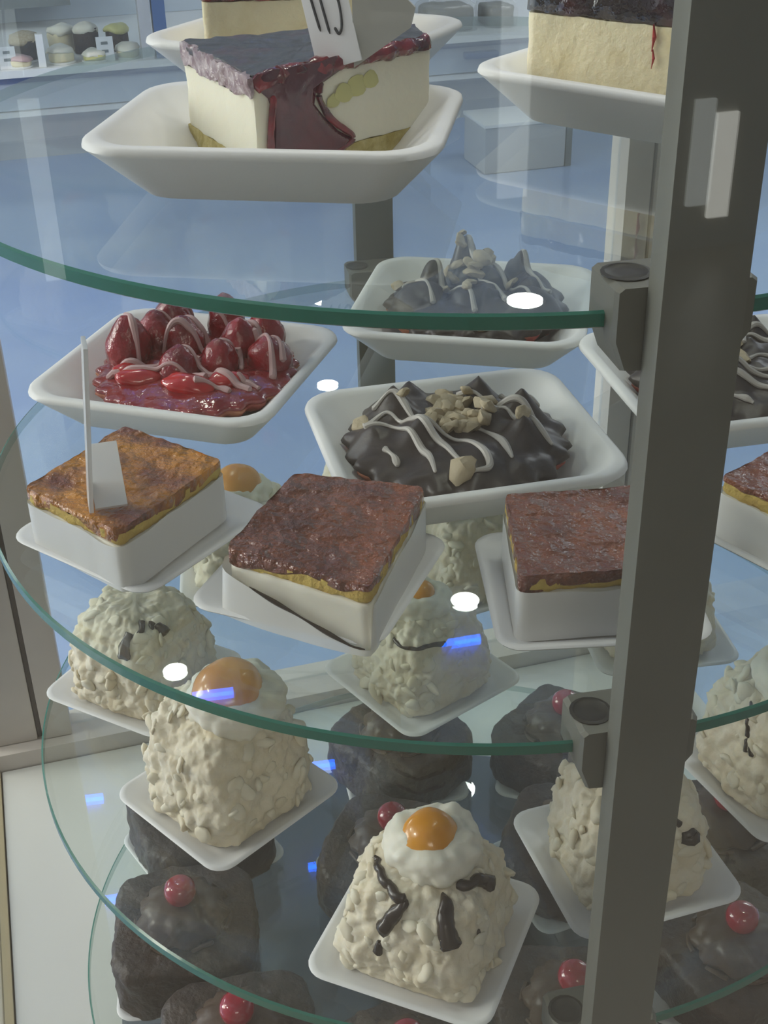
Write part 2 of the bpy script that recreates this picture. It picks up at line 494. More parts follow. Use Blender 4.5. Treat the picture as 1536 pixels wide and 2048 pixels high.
for z in (ZA, ZB, ZC, ZD):
    o = build('glass_shelf', shelf_geo(z - SZ), 'shelf_glass', st, smooth=False)
    o.data.materials.append(MATS['glass_edge'])
    for p in o.data.polygons:
        p.material_index = 1 if len(p.vertices) == 4 else 0
for pa in (PA, PA + math.pi):
    # local frame: x tangential, y outward
    rz = pa - math.pi / 2
    build('post', box(-.0147, .0147, .2835, .2960, 0.03, 1.75 - SZ, .0010), 'steel', st, rz=rz)
    for z in (ZA, ZB, ZC, ZD):
        h = z - SZ
        # clamp: wide jaw above, tapering block below the glass
        outl = [(-.025, .010), (-.023, .0115), (.023, .0115), (.025, .010), (.025, -.008), (.021, -.019), (-.012, -.022), (-.0165, -.020), (-.025, -.008)]
        rings = []
        for y, s in ((.2570, .94), (.2585, 1), (.281, 1), (.2832, .96)):
            rings.append([(x * s, y, h + zz * s) for x, zz in outl])
        c = build('clamp', loft(rings), 'steel', st, rz=rz, sharp=20)
        for sx in (-.017, .017):
            build('clamp_screw', xf(lathe([(.0088, 0), (.0088, .0004), (.0074, .0007), (.0068, .0002), (.003, .0001)], 16), (sx, .270, h + .0116)), 'steel_dark', c)  # flat dark disc standing in for the shaded screw hole
build('turntable', lathe([(.25, 0.0), (.26, .004), (.26, .02), (.255, .024)], 64), 'turntable_blue', st, label='pale blue round turntable base')  # added disc; shade below the lowest shelf is put into its dark colour
build('axle', lathe([(.03, .024), (.03, ZD - SZ - T)], 24), 'steel', st)

# ------------------------------------------------------------------ trays and plates


def tray_geo(w, d, h, r=.022):
    rings = []
    prof = ((-.034, .60, 0.0), (-.0225, .72, 0.0), (-.0205, .76, .0008), (-.0035, .97, h - .007), (-.0012, 1, h - .0045), (0, 1, h - .003), (-.0006, 1, h - .0008), (-.002, 1, h),
            (-.0050, 1, h), (-.0065, 1, h - .0006), (-.0082, 1, h - .0025), (-.0265, .8, .0075), (-.0295, .72, .0052), (-.034, .66, .0046))
    for inset, rs, z in prof:
        ww = w + 2 * inset; dd = d + 2 * inset
        rings.append([(x, y, z) for x, y in rrect(ww, dd, max(r * rs, .004))])
    return loft(rings)


def plate_geo(w=.099, h=.0075):
    rings = []
    for inset, r, z in ((-.018, .006, 0), (-.010, .008, 0), (-.001, .011, h - .0022), (0, .012, h - .001), (-.0008, .012, h), (-.003, .011, h), (-.011, .008, .0028), (-.014, .007, .0024)):
        rings.append([(x, y, z) for x, y in rrect(w + 2 * inset, w + 2 * inset, r, 5)])
    return loft(rings)


TRAY_MESH = {}


def foam_tray(x, y, z, rz, label, w=.148, d=.124, h=.027):
    key = (w, d, h)
    if key not in TRAY_MESH:
        o = build('foam_tray', tray_geo(w, d, h), 'foam', sharp=60)
        TRAY_MESH[key] = o
    else:
        o = TRAY_MESH[key].copy(); COL.objects.link(o)
    o.location = (x, y, z + .0003); o.rotation_euler = (0, 0, rz)
    tag(o, label, 'tray', 'white foam trays')
    return o


PLATE = []


def plate(x, y, z, rz, label):
    if not PLATE:
        o = build('square_plate', plate_geo(), 'plate_plastic', sharp=60); PLATE.append(o)
    else:
        o = PLATE[0].copy(); COL.objects.link(o)
    o.location = (x, y, z + .0003); o.rotation_euler = (0, 0, rz)
    tag(o, label, 'plate', 'small square white plates')
    return o


# ------------------------------------------------------------------ cheesecakes on the top shelf
def cheesecake(poly, x, y, z, rz, label, glaze, body, hb=.007, hc=.036, hg=.006, seed=1):
    t = empty('cheesecake_slice', (x, y, z), rz, label, 'cake', 'cheesecake slices on the top shelf')
    build('biscuit_base', jitter(prism(poly, lin(0, hb, 3), 120, .004, 3), .0006, 180, seed), 'biscuit', t, sharp=50)
    build('cheese_layer', jitter(prism(poly, [(hb + .0002, .985)] + [(hb + hc * i / 8, .985) for i in range(1, 9)], 140, .004, 5), .0006, 90, seed + 1, 3), body, t, sharp=50)
    build('berry_topping', jitter(prism(poly, [(hb + hc + .0003, .985), (hb + hc + .001, 1.0), (hb + hc + hg * .6, 1.0), (hb + hc + hg, .985)], 140, .004, 14), .0009, 130, seed + 2, 3), glaze, t, sharp=50)
    return t


foam_tray(-.083, -.112, ZA, math.radians(-5), 'white foam tray under the front cheesecake with the jam drip', w=.152)
poly1 = [(-.0884 + .075, -.1513 + .09), (-.0179 + .075, -.0726 + .09), (-.030 + .075, -.032 + .09), (-.1335 + .075, -.0742 + .09)]
k1 = cheesecake(poly1, -.075, -.09, ZA + .0052, 0, 'cheesecake slice with dark berry top and red jam dripping down its front', 'berry_glaze', 'cheese_white', hb=.0085, hc=.0325, hg=.005, seed=3)
F1 = Vector((-.0134, -.0613, 0)); R1 = Vector((.0571, .0174, 0)); L1 = Vector((-.0585, .0158, 0))
e1 = (R1 - F1).normalized(); n1 = Vector((e1.y, -e1.x, 0))
# left face of the cake is yellower: cut side layer
eL = (L1 - F1).normalized(); nL = Vector((-eL.y, eL.x, 0)); nL = nL if nL.dot(Vector((-1, -1, 0))) > 0 else -nL


def face_sheet(F, e, n, outline, off, thick, name, material, parent, amp=.0006, seed=0, nu=24):
    """bulging patch lying on an upright cake face; outline(t) -> (z, u_left, u_right)"""
    rings = []
    for z, a, b in outline:
        row = []
        for j in range(nu + 1):
            s = j / nu; bul = math.sin(math.pi * s) ** .5
            row.append(F + e * (a + (b - a) * s) + n * (off + thick * bul) + Vector((0, 0, z)))
        for j in range(nu, -1, -1):
            s = j / nu
            row.append(F + e * (a + (b - a) * s) + n * (off - .0012) + Vector((0, 0, z)))
        rings.append(row)
    return build(name, jitter(loft(rings), amp, 160, seed, 2), material, parent, sharp=60)


zt = .0412
face_sheet(F1, e1, n1, [(zt + .006, .008, .046), (zt + .004, .003, .051), (zt, .002, .050), (zt - .005, .008, .034), (zt - .011, .010, .033), (zt - .018, .010, .038),
                       (zt - .025, .009, .046), (zt - .030, .008, .053), (zt - .032, .009, .053), (zt - .0335, .012, .046), (zt - .0345, .016, .032)], .0004, .0022, 'jam_drip', 'jam_dark', k1, .0009, 4, 30)
# bright jam outline around the drip
edge = [(.010, -.004), (.0075, -.016), (.0065, -.028), (.009, -.0335), (.022, -.0345), (.036, -.034), (.051, -.032), (.0525, -.028), (.041, -.019), (.035, -.010), (.036, -.003)]
build('jam_rim', jitter(tube([F1 + e1 * u + n1 * .0012 + Vector((0, 0, zt + w)) for u, w in [(p.x, p.y) for p in smooth_path([(a, b, 0) for a, b in edge], 6)]], .0015, 8), .0006, 150, 9), 'jam', k1, label='bright red outline of the jam drip')
edge2 = [(.002, .004), (.015, .0055), (.030, .0065), (.045, .005), (.060, .006), (.075, .005), (.090, .0055), (.103, .006)]
build('jam_edge', jitter(tube([F1 + e1 * p.x + n1 * (-.0008) + Vector((0, 0, zt - .001 + p.y * .7)) for p in smooth_path([(a, b, 0) for a, b in edge2], 8)], .0034, 10), .0018, 170, 12), 'jam', k1)
face_sheet(F1, eL, nL, [(zt + .0045, .001, .086), (zt + .002, .0005, .0865), (zt - .002, .001, .086), (zt - .005, .004, .084)], .0002, .0008, 'sugar_edge', 'sugar_film', k1, .0018, 15, 90)
for i, (u, w, r) in enumerate(((.050, -.010, .0042), (.058, -.0085, .0046), (.066, -.007, .0038), (.044, -.0125, .003))):
    build('kiwi_piece', xf(jitter(blob(r, 1.3, .12, 1, 2), .0008, 200, i), F1 + e1 * u + n1 * .0001 + Vector((0, 0, zt + w)), (0, 0, math.atan2(e1.y, e1.x))), 'kiwi', k1)

# tray and slice behind
foam_tray(-.0946, .086, ZA, math.radians(-24), 'white foam tray at the back of the top shelf behind the front cheesecake', w=.152, d=.13)
cheesecake([(-.050, -.035), (.040, -.030), (.042, .035), (-.046, .032)], -.099, .080, ZA + .0052, math.radians(4),
           'cheesecake slice standing behind the jam drip slice, top cut by the frame', 'jam', 'cheese', hc=.036, hg=.012, seed=8)
# right hand slice
foam_tray(.091, -.014, ZA, math.radians(-36), 'white foam tray behind the front metal post on the top shelf', w=.150, d=.124)
k3 = cheesecake([(-.050, -.034), (.050, -.036), (.050, .034), (-.046, .036)], .086, -.004, ZA + .0052, math.radians(-33),
                'cheesecake slice with glossy black cherry top beside the front metal post', 'dark_glaze', 'cheese', hc=.038, hg=.017, seed=13)
for (u, z0, z1, w) in ((.021, .046, .034, .0012), (.0215, .035, .026, .0009)):
    build('jam_run', jitter(tube([(u, -.0362, z0), (u + .001, -.0364, (z0 + z1) / 2), (u, -.0362, z1)], lambda s: w * (1 - .5 * s), 8), .0004, 200, 2), 'red_stain', k3)

# price card and clip on the front cheesecake
pc = empty('price_card', (-.0565, -.116, ZA + .0508), math.radians(-8), 'white price card with handwritten number stuck in the front cheesecake', 'price tag')
Mc = Euler((math.radians(-14), math.radians(-16), 0)).to_matrix()


def cardpt(u, v, o): return Mc @ Vector((u, o, v))


cg = box(-.010, .010, -.0006, .0006, -.003, .045, .0003)
build('card', ([Mc @ p for p in cg[0]], cg[1]), 'card', pc)
strokes = [[(-.0062, .043), (-.0058, .028), (-.0048, .0125)], [(-.0022, .043), (-.0018, .026), (-.0010, .0105)],
           [(.0062, .043), (.0015, .0425), (.0012, .033), (.0040, .030), (.0058, .022), (.0050, .013), (.0030, .0095), (.0016, .0125)]]
for s in strokes:
    pth = [cardpt(p.x, p.y, -.0008) for p in smooth_path([(a, b, 0) for a, b in s], 6)]
    build('ink_stroke', tube(pth, .0006, 6), 'ink', pc)
# translucent clip to the right of the card
clip = [(.006, -.004), (.030, .012), (.032, .020), (.028, .024), (.012, .036), (.006, .038)]
rings = [[(x, yy + x * .15, z) for x, z in clip] for yy in (.0015, .0030)]
build('card_clip', loft(rings), 'clip_plastic', pc, label='milky plastic clip')

# ------------------------------------------------------------------ tarts on the second shelf


def crust_geo(r, h, lobes=28, amp=.035):
    n = 168; rings = []
    for rr, z in ((r * .60, -.0035), (r * .66, -.003), (r * .93, h * .55), (r, h), (r * .985, h * 1.1), (r * .93, h * 1.05), (r * .9, h * .8)):
        rings.append([(rr * (1 + amp * math.cos(lobes * 2 * math.pi * j / n)) * math.cos(2 * math.pi * j / n),
                       rr * (1 + amp * math.cos(lobes * 2 * math.pi * j / n)) * math.sin(2 * math.pi * j / n), z) for j in range(n)])
    return loft(rings)


def field_geo(r, hfun, lobes=28, amp=.03, n=168, m=46, zbot=.003):
    rings = [[((r * .86) * math.cos(2 * math.pi * j / n), (r * .86) * math.sin(2 * math.pi * j / n), zbot) for j in range(n)]]
    for i in range(m):
        s = 1 - i / m
        rr = r * s; row = []
        for j in range(n):
            a = 2 * math.pi * j / n
            q = rr * (1 + amp * s ** 6 * math.cos(lobes * a))
            x, y = q * math.cos(a), q * math.sin(a)
            row.append((x, y, hfun(x, y, s)))
        rings.append(row)
    return loft(rings)


def chocolate_tart(x, y, z, rz, label, seed, peaks, lines, nuts=38, r=.0615, pw=1.7):
    rnd = random.Random(seed)
    t = empty('chocolate_tart', (x, y, z), rz, label, 'tart', 'chocolate tarts')

    def h(px, py, s):
        z = .013 + .012 * math.sqrt(max(0, 1 - s ** 2.4))
        for (a, b, ht, w) in peaks:
            d = math.hypot(px - a, py - b) / w
            if d < 1: z += ht * (1 - d) ** pw * (1 + .5 * d) if pw > 1 else ht * (1 - d * d) ** .75
        z += .0022 * fbm(Vector((px, py, seed)), 60, 2) + .0012 * s * math.cos(11 * math.atan2(py, px) + 3 * s)
        return z
    g = field_geo(r, h, 22, .040)
    build('chocolate_coat', g, 'chocolate', t, sharp=180)
    build('crust', crust_geo(r * .97, .011, 22), 'crust', t, sharp=180)
    tree = bvh_of(g)
    for ln in lines:
        build('icing_line', tube(drape(ln, tree, .0006, .012), lambda s: .0016 + .0006 * math.sin(9 * s + seed), 8), 'white_icing', t)
    nm = []
    for v in range(3):
        nm.append(jitter(blob(.0044, 1.4, 1.0, .6, 2), .0020, 170, v + seed, 2))
    made = {}
    for i in range(nuts):
        if i == 0: px, py, sc = (.004, -.050, 1.5)
        else:
            px, py = rnd.gauss(-.004, .0135), rnd.gauss(.010, .0125); sc = rnd.uniform(.7, 1.25)
        hit = tree.ray_cast(Vector((px, py, 1)), Vector((0, 0, -1)))
        if hit[0] is None: continue
        v = i % 3
        if v not in made:
            o = build('nut_piece', nm[v], 'nut', t); made[v] = o
        else:
            o = made[v].copy(); COL.objects.link(o); o.parent = t
        o.location = hit[0] + Vector((0, 0, .001 + .0025 * rnd.random()))
        o.rotation_euler = (rnd.uniform(-.8, .8), rnd.uniform(-.8, .8), rnd.uniform(0, 6.3)); o.scale = (sc, sc, sc)
    return t


pk_front = [(-.036, .022, .016, .020), (-.020, -.014, .013, .019), (.012, .034, .016, .017), (.036, .018, .016, .018), (.036, -.010, .012, .018), (-.028, .040, .010, .014), (.010, -.034, .005, .02), (-.045, -.012, .006, .016), (.02, .006, .008, .016)]
ln_front = [[(-.052, .004), (-.040, .010), (-.030, .002), (-.020, -.012), (-.004, -.030), (.006, -.048)],
            [(-.050, -.008), (-.036, -.008), (-.024, -.020), (-.014, -.036), (-.010, -.050)],
            [(-.047, .016), (-.034, .018), (-.022, .002)],
            [(-.019, -.012), (-.006, -.016), (.012, -.030), (.018, -.044), (.008, -.050)],
            [(.0, .030), (.010, .026), (.022, .018), (.036, .012), (.046, .004)],
            [(.014, .006), (.024, .012), (.034, .002), (.046, -.010), (.052, -.016)],
            [(.004, -.006), (.016, -.008), (.026, -.022), (.030, -.034)],
            [(.024, .034), (.036, .026), (.046, .018)], [(-.038, -.026), (-.032, -.034), (-.030, -.040)]]
foam_tray(-.004, -.046, ZB, math.radians(17), 'white foam tray under the nearest chocolate tart', w=.155, d=.143)
chocolate_tart(-.0055, -.050, ZB + .0085, 0, 'nearest chocolate tart with pale icing zigzags and a heap of chopped nuts', 2, pk_front, ln_front)
pk_back = [(-.030, .014, .017, .010), (-.010, .026, .021, .0105), (-.004, .018, .014, .014), (.010, .018, .010, .016), (.029, .022, .019, .0095), (.038, .010, .011, .016), (-.038, -.008, .010, .018), (.0, -.012, .010, .018), (.040, -.012, .008, .017), (.020, -.028, .006, .016)]
ln_back = [[(-.050, -.004), (-.040, .004), (-.032, -.010), (-.028, -.024)], [(-.036, .024), (-.026, .014), (-.020, -.004), (-.006, -.016), (.0, -.034)],
           [(-.014, .036), (-.006, .026), (.002, .006), (.014, -.010), (.020, -.030)], [(.002, .034), (.012, .024), (.022, .004), (.034, -.012), (.036, -.030)],
           [(.028, .030), (.034, .016), (.042, .0), (.050, -.010)]]
foam_tray(.004, .154, ZB, math.radians(-8), 'white foam tray at the back of the second shelf under the farthest chocolate tart', w=.160, d=.150)
chocolate_tart(.0050, .150, ZB + .0085, 0, 'farthest chocolate tart with finger-like peaks seen through the top shelf glass', 5, pk_back, ln_back, nuts=20, pw=.9)
foam_tray(.159, .043, ZB, math.radians(15.5), 'white foam tray half hidden by the front metal post on the second shelf', w=.155, d=.146)
chocolate_tart(.160, .039, ZB + .0085, math.radians(40), 'chocolate tart mostly hidden by the front metal post, icing drizzled on top', 9, pk_front, ln_front, nuts=16)

# strawberry tart
foam_tray(-.1735, .046, ZB, math.radians(-14), 'white foam tray under the strawberry tart', w=.158, d=.148)
stt = empty('strawberry_tart', (-.1670, .039, ZB + .0105), 0, 'round glazed strawberry tart with pink icing lines in a foam tray', 'tart')


def hs(px, py, s): return .012 + .006 * math.sqrt(max(0, 1 - s ** 3)) + .0014 * fbm(Vector((px, py, 3)), 60, 2)


gt = field_geo(.0620, hs, 26, .035)
build('glaze', gt, 'red_glaze', stt, sharp=180)
build('crust', crust_geo(.0620, .010, 26), 'crust', stt, sharp=180)


def berry(h=.030, r=.0125, seed=0):
    prof = []
    for i in range(17):
        t_ = i / 16
        rr = r * (.86 + .14 * math.sin(min(1, t_ * 2.2) * math.pi / 2)) * max(0, 1 - t_ ** 2.3) ** .62
        prof.append((max(rr, r * .05), h * t_))
    return jitter(lathe(prof, 24), .0012, 110, seed, 2)


geos = [gt]
for i, (bx, by, h, r, tx, ty) in enumerate(((-.042, .010, .034, .0135, .10, -.15), (-.022, .046, .032, .0125, 0, 0), (.010, .050, .030, .012, 0, 0), (.036, .036, .026, .0125, .2, .2),
                                            (-.010, .022, .027, .013, 0, -.1), (.022, .018, .027, .0125, .1, 0), (.014, -.006, .024, .0115, 0, -.1), (-.008, -.014, .022, .0125, 0, -.2),
                                            (.044, .006, .022, .0135, .35, 0), (-.030, .030, .026, .012, -.1, .1))):
    bx *= 1.06; by *= 1.06
    g = xf(berry(h * 1.0, r * 1.14, i), (bx, by, .0125), (-ty, tx, i * 1.3)); geos.append(g)
    build('strawberry', g, 'strawberry', stt, sharp=180)
for i, (bx, by, L, rot) in enumerate(((-.030, -.024, .0135, .2), (.002, -.034, .015, -.15), (.024, -.026, .0115, .4), (-.040, -.012, .009, .7))):
    g = xf(jitter(blob(L, 1.15, .55, .42, 3), .0014, 120, i + 30), (bx, by, .0185), (.25, .05, rot)); geos.append(g)
    build('strawberry_slice', g, 'strawberry_cut', stt, sharp=180, label='bright red cut strawberry slice')
tr = bvh_of(*geos)
for i, ln in enumerate(([(-.052, -.018), (-.036, -.020), (-.018, -.022), (.004, -.026), (.012, -.030)], [(-.046, -.008), (-.030, -.008), (-.016, -.006), (-.006, -.006), (.008, -.016), (.022, -.026), (.040, -.036)],
                        [(-.016, .010), (.0, .006), (.012, .002), (.020, .000), (.026, .006), (.030, -.010)], [(-.044, .012), (-.038, .004), (-.034, -.004)],
                        [(-.034, .040), (-.020, .036), (-.008, .030), (.004, .024), (.016, .030), (.028, .026)], [(-.024, .014), (-.012, .018), (.002, .014), (.014, .010)],
                        [(.016, .040), (.030, .030), (.044, .016), (.052, .004), (.055, -.006)], [(.034, .018), (.042, .010), (.048, -.004), (.050, -.018)],
                        [(.006, -.038), (.020, -.036), (.028, -.040)], [(.004, .046), (.018, .040), (.030, .044), (.044, .030)], [(-.030, .052), (-.020, .048), (-.010, .052)],
                        [(.030, -.026), (.038, -.028), (.044, -.032)])):
    build('icing_line', tube(drape(ln, tr, .0005, .013), lambda s: .0018 + .0006 * math.sin(8 * s + i), 8), 'pink_icing', stt)

# ------------------------------------------------------------------ caramel cream cakes on the second shelf


def caramel_cake(x, y, z, rz, label, top, seed, P, h=.036, peel=False):
    t = empty('caramel_cake', (x, y, z), rz, label, 'cake', 'caramel cream cakes')
    build('cream_block', jitter(prism(P, [(0, .97), (.004, 1)] + lin(.008, h * .72, 6) + [(h * .74, .98)], 140, .005, 4), .0008, 60, seed, 2), 'cream', t, sharp=60)
    build('sponge_layer', jitter(prism(P, [(h * .742, .975), (h * .80, 1.005), (h * .93, 1.0)], 150, .004, 4), .0011, 170, seed + 1, 2), 'sponge', t, sharp=60)
    # glaze with an uneven hanging edge
    n = 150; Q = resample(P, n, .004); rings = []
    dr = [.5 + .5 * noise.noise(Vector((math.cos(2 * math.pi * i / n) * 2.3, math.sin(2 * math.pi * i / n) * 2.3, seed * 3.3))) for i in range(n)]
    dr = [max(0, (q - .35) * 2.0) for q in dr]
    Q = [q * (1 + .022 * noise.noise(q * 130 + Vector((seed, 0, 0))) + .012 * noise.noise(q * 300)) for q in Q]
    rings.append([q * 1.0 + Vector((0, 0, h * .93 - .0095 * min(1, dr[i]))) for i, q in enumerate(Q)])
    rings.append([q * 1.010 + Vector((0, 0, h * .935 - .0085 * min(1, dr[i]))) for i, q in enumerate(Q)])
    rings.append([q * 1.008 + Vector((0, 0, h * .975)) for q in Q])
    rings.append([q * .995 + Vector((0, 0, h * .997)) for q in Q])
    for k in range(22):
        s = 1 - k / 22
        rings.append([q * s + Vector((0, 0, h + .0012 * noise.noise(Vector((q.x * s, q.y * s, seed)) * 60) + .0006 * noise.noise(Vector((q.x * s, q.y * s, seed)) * 210))) for q in Q])
    build('caramel_glaze', loft(rings), top, t, sharp=60)
    # plastic strip around the sides
    n = 120; Q = resample(P, n, .006); rings = []
    for z0 in (.0015, .008, .016, .0235, .0275 * h / .036):
        row = []
        for i, q in enumerate(Q):
            u = i / n
            o = 1.035 + .02 * abs(noise.noise(Vector((math.cos(6.283 * u) * 1.5, math.sin(6.283 * u) * 1.5, seed))))
            k = 1.0
            if peel and u < .26:
                o += .13 * math.sin(math.pi * min(1, .25 + .75 * u / .26)) * (.5 + .5 * (1 - z0 / .03)); k = max(.12, 1 - u / .26)
            zz = z0 * k + (.003 * noise.noise(Vector((math.cos(6.283 * u) * 2.2, math.sin(6.283 * u) * 2.2, seed + 5))) if z0 > .02 and k == 1 else 0)
            row.append(Vector((q.x * o, q.y * o, zz)))
        rings.append(row)
    build('plastic_strip', loft(rings, False, False), 'wrap_film', t, sharp=180)
    if peel:
        build('sauce_line', tube([rings[-1][i] + Vector((0, 0, .0006)) for i in range(8, 31)], lambda s: .0005 + .0007 * math.sin(7 * s) ** 2, 6), 'choc_sauce', t)
    return t


for x, y, P, px, py, prz, top, lab, plab, sd, pl in (
        (-.1728, -.1216, [(-.0467, -.0146), (.0113, -.0552), (.0476, .0166), (-.0122, .0533)], -.1675, -.116, -32, 'caramel_gold', 'caramel cream cake with golden brown top and a plastic tag standing on it', 'square white plate under the golden caramel cake with the tag', 3, False),
        (-.0639, -.164, [(-.0452, -.0242), (.0233, -.0563), (.0441, .0336), (-.0222, .0469)], -.069, -.158, -18, 'caramel', 'dark caramel cream cake between the tagged cake and the metal post, its film peeling', 'square white plate under the middle caramel cake with peeling film', 7, True),
        (.0584, -.1644, [(-.0337, -.0438), (.032, -.0336), (.0407, .0416), (-.0389, .0279)], .059, -.165, 7, 'caramel', 'caramel cream cake just left of the front metal post', 'square white plate under the caramel cake touching the metal post', 11, False),
        (.179, -.121, [(-.0525, .006), (.002, -.052), (.0505, -.001), (-.002, .052)], .183, -.116, -48, 'caramel', 'caramel cream cake to the right of the front metal post, cut by the frame', 'square white plate under the caramel cake right of the metal post', 15, False)):
    plate(px, py, ZB, math.radians(prz), plab)
    caramel_cake(x, y, ZB + .0031, 0, lab, top, sd, P, peel=pl)

# standing plastic tag on the left caramel cake
tg = empty('tag_holder', (-.1770, -.160, ZB + .0405), math.radians(19), 'milky plastic tag holder standing on the golden caramel cake', 'price tag')
build('foot_plate', xf(box(.0, .0155, 0, .040, -.0004, .0014, .0006), (0, 0, 0), (.42, 0, 0)), 'tag_plastic', tg, label='flat milky foot leaning up')
build('upright_sheet', xf(box(-.0030, -.0008, -.002, .014, -.0005, .084, .0006), (0, 0, 0), (0, .10, 0)), 'tag_plastic', tg)

# ------------------------------------------------------------------ cream mounds on the third shelf


def mound(x, y, z, rz, label, seed, h=.072, w=.080, apr=None, collar=.022, sauce=(), flakes=90):
    """apr = (dx, dy, dz, radius, tilt)"""
    rnd = random.Random(seed)
    t = empty('coconut_cream_cake', (x, y, z), rz, label, 'cake', 'coconut cream cakes')
    prof = [(0, .90), (.004, .97), (.012, 1.0), (h * .28, .985), (h * .42, .955), (h * .56, .915), (h * .70, .86), (h * .82, .78), (h * .91, .66), (h * .97, .48), (h, .3)]
    P2 = []
    for i in range(len(prof) - 1):
        for k in range(6):
            s = k / 6; P2.append((prof[i][0] + (prof[i + 1][0] - prof[i][0]) * s, prof[i][1] + (prof[i + 1][1] - prof[i][1]) * s))
    P2.append(prof[-1])
    g = prism(rect(w, w), P2, 200, w * .30, 4)
    off = Vector((seed * 3.1, seed * 1.7, 0)); V = []
    for p in g[0]:
        p = Vector(p)
        d = Vector((p.x, p.y, p.z - h * .3)); d.normalize()
        q = p + Vector((noise.noise(p * 90 + off), noise.noise(p * 90 - off), noise.noise(p * 90 + off * 2))) * .004
        c1 = noise.voronoi(q * 95 + off)[0][0]; c2 = noise.voronoi(q * 190 - off)[0][0]
        a = .0034 * noise.noise(p * 40 + off) + .0050 * (.5 - c1) + .0026 * (.5 - c2) + .0008 * noise.noise(p * 420 + off)
        if p.z < .003: a *= .2
        V.append(p + d * a)
    g = (V, g[1])
    build('cake_body', g, 'coconut', t, sharp=180)
    tree = bvh_of(g)
    # loose flakes pressed all over the sides
    fg = []
    base = [blob(.0040, 1.3, .9, .5, 2), blob(.0034, 1.1, 1.3, .5, 2), blob(.0044, 1.4, .8, .45, 2)]
    base = [jitter(b, .0016, 150, i + seed, 2) for i, b in enumerate(base)]
    for i in range(flakes):
        a = rnd.uniform(0, 6.283); zz = h * .93 * rnd.random()
        o = Vector((math.cos(a) * .2, math.sin(a) * .2, zz + .02 * rnd.random()))
        hit = tree.ray_cast(o, (Vector((0, 0, zz)) - o).normalized())
        if hit[0] is None: continue
        q = hit[1].to_track_quat('Z', 'Y').to_euler()
        s = rnd.uniform(.6, 1.35)
        b = xf(base[i % 3], (0, 0, 0), (rnd.uniform(-.5, .5), rnd.uniform(-.5, .5), rnd.uniform(0, 6.28)), s)
        fg.append(xf(b, hit[0] - hit[1] * .0009, q))
    build('coconut_flakes', join(*fg), 'coconut_flake', t, kind='stuff', sharp=180)
    cg = None
    if apr:
        ax, ay, az, ar, tilt = apr
        pr = [(collar * .8, -.006), (collar * .98, .002), (collar * 1.04, .008), (collar * 1.0, .013), (collar * .86, .017), (collar * .62, .019), (collar * .3, .0195)]
        pp = [(p.x, p.z) for p in smooth_path([(r_, 0, z_) for r_, z_ in pr], 4)]
        lg = lathe(pp, 72); vv = []
        for p in lg[0]:
            d = Vector((p.x, p.y, p.z - .006)).normalized()
            vv.append(p + d * (.0042 * (.5 - noise.voronoi(p * 110 + off)[0][0]) + .0030 * noise.noise(p * 60 + off) + .001 * noise.noise(p * 230 + off)))
        cg = xf((vv, lg[1]), (ax, ay, h - .010 + az))
        build('cream_collar', cg, 'cream', t, sharp=180)
        ag = []
        n = 28
        for i in range(9):
            s = i / 8 * math.pi / 2
            ag.append((ar * math.cos(s) if i < 8 else ar * .03, ar * .62 * math.sin(s)))
        ap = lathe([(ar * .55, -.003), (ar * .97, -.0015)] + ag, n)
        build('apricot_half', xf(jitter(ap, .0008, 60, seed), (ax, ay - .25 * ar, h + .0065 + az), (tilt, 0, .4)), 'apricot', t, sharp=180)
    tt = bvh_of(g, cg) if cg else tree
    for wd, ln in sauce:
        # sauce runs down the sides: points are (direction in degrees, height)
        pts = []
        for p in smooth_path([(a_, z_, 0) for a_, z_ in ln], 9):
            an = math.radians(p.x) - rz
            o = Vector((math.cos(an) * .2, math.sin(an) * .2, p.y))
            hit = tt.ray_cast(o, (Vector((0, 0, p.y)) - o).normalized())
            if hit[0] is not None: pts.append(hit[0] - (o - Vector((0, 0, p.y))).normalized() * -.0002)
        for _ in range(2): pts = [pts[0]] + [(pts[i - 1] + pts[i] * 2 + pts[i + 1]) / 4 for i in range(1, len(pts) - 1)] + [pts[-1]]
        if len(pts) > 2: build('sauce_drip', jitter(tube(pts, lambda s: wd * (.7 + .6 * s), 10), wd * .35, 150, seed + len(ln)), 'choc_sauce', t, sharp=180)
    return t


